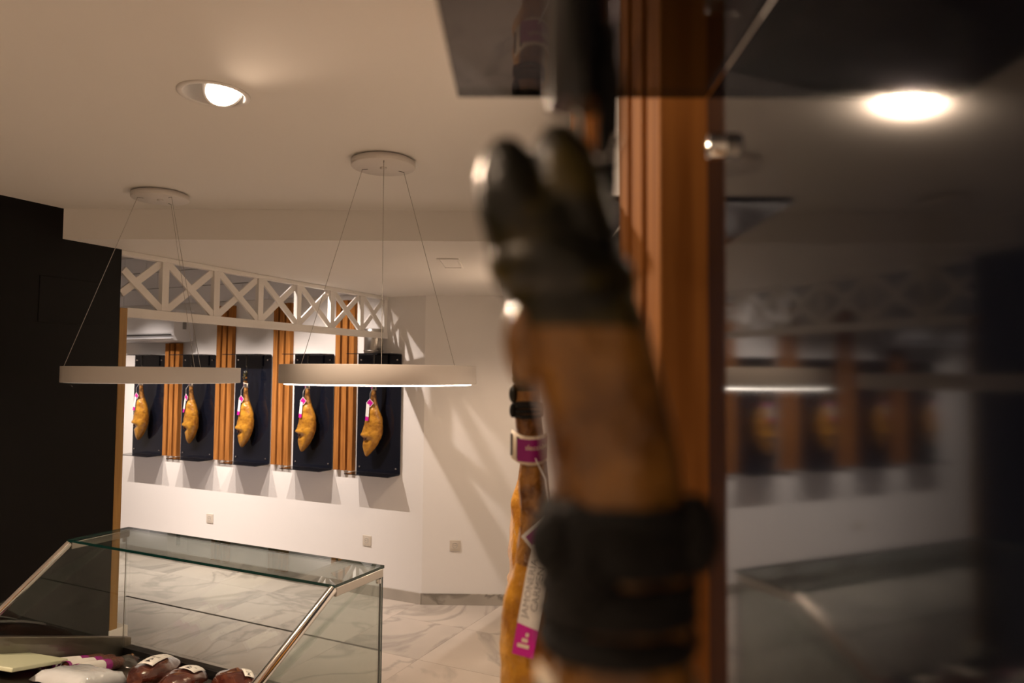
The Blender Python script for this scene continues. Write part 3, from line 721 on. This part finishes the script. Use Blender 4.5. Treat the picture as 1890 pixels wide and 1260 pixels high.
packed_ham(deckM(-1.345, 3.14, R(-30)), .19, .14, .090, 9., 'rounded dark vacuum packed ham piece nearest the right end glass', (-.07, -.02, -.03, .0))
def sausage(Mx, L_, r_, label):
    root = empty('cured_sausage', Mx, label, 'sausage', 'labelled sausages in the counter')
    pts = [(-L_/2 + L_*i/16, .004*math.sin(i*.5), r_) for i in range(17)]; rs = [r_*(.45 if i in (0, 16) else .85 if i in (1, 15) else 1)*(1+.03*math.sin(i*3.1)) for i in range(17)]
    MB().tube(pts, rs, 14).build('casing', M['sausage'], root)
    def sleeve(a, b, nm, mt, k): MB().tube([(-L_/2+L_*f, .004*math.sin(16*f*.5), r_) for f in (a, (a+b)/2, b)], r_*k, 16, cap=False).build(nm, mt, root)
    sleeve(.08, .50, 'paper_sleeve', M['paper'], 1.05); sleeve(.50, .62, 'purple_band', M['purple'], 1.06); sleeve(.02, .08, 'purple_band', M['purple'], 1.06)
    return root
sausage(deckM(-.760, 3.235, R(-75)), .26, .017, 'thin sausage with white sleeve lying against the steel end wall')
sausage(deckM(-.812, 3.225, R(-70)), .27, .019, 'thick sausage with white sleeve, middle of the three')
sausage(deckM(-.858, 3.225, R(-68)), .27, .019, 'thick sausage with white sleeve beside the white wrapped packet')
# clear bag over the end of the sausages
bg = MB(); vs = []; n = 10
for i in range(n+1):
    for j in range(n+1):
        x, y = i/n-.5, j/n-.5; e = max(abs(x), abs(y))*2
        vs.append((x*.11, y*.12, .008 + .032*(1-e**2) + .010*noise.noise(Vector((x*7, y*7, 3)))))
bg.add(vs, [(i*(n+1)+j, (i+1)*(n+1)+j, (i+1)*(n+1)+j+1, i*(n+1)+j+1) for i in range(n) for j in range(n)], 0, True)
o = bg.build('plastic_bag', M['film']); o.matrix_world = deckM(-.815, 3.09, R(20)); tag(o, 'crumpled clear plastic bag at the inner corner of the counter', 'bag')
so = o.modifiers.new('thickness', 'SOLIDIFY'); so.thickness = .001
# white wrapped packet, green board, price holder, purple packet
wp = MB(); vs = []
for i in range(n+1):
    for j in range(n+1):
        x, y = i/n-.5, j/n-.5; e = max(abs(x), abs(y))*2
        vs.append((x*.17, y*.20, .004 + .035*(1-e**6) + .006*noise.noise(Vector((x*9, y*9, 8)))))
wp.add(vs, [(i*(n+1)+j, (i+1)*(n+1)+j, (i+1)*(n+1)+j+1, i*(n+1)+j+1) for i in range(n) for j in range(n)], 0, True)
o = wp.build('wrapped_packet', M['wrap']); o.matrix_world = deckM(-.972, 3.36, R(12), .002); so = o.modifiers.new('thickness', 'SOLIDIFY'); so.thickness = .0012
tag(o, 'white plastic wrapped packet in front of the sausages', 'packet')
o = MB().box(-.085, .085, -.12, .12, 0, .012).build('cutting_board', M['board'], bevel=.003); o.matrix_world = deckM(-.800, 3.455, R(22), .03); tag(o, 'pale green board lying by the steel end wall', 'board')
pk = empty('price_holder', deckM(-.70+.0-.055, 3.50, R(20), .002), 'black price holder with a yellow card at the left edge', 'price holder')
MB().box(-.03, .03, -.07, .07, 0, .03).build('holder', M['black'], pk, bevel=.003); MB().box(-.02, .02, -.01, .065, .0302, .031).build('card', M['yellow'], pk)
pp = MB(); ellipsoid(pp, (0, 0, .016), .03, .045, .016, 16, 8); o = pp.build('purple_packet', M['purple']); o.matrix_world = deckM(-.755, 3.375, R(10), .001); tag(o, 'small shiny purple packet against the steel end wall', 'packet')
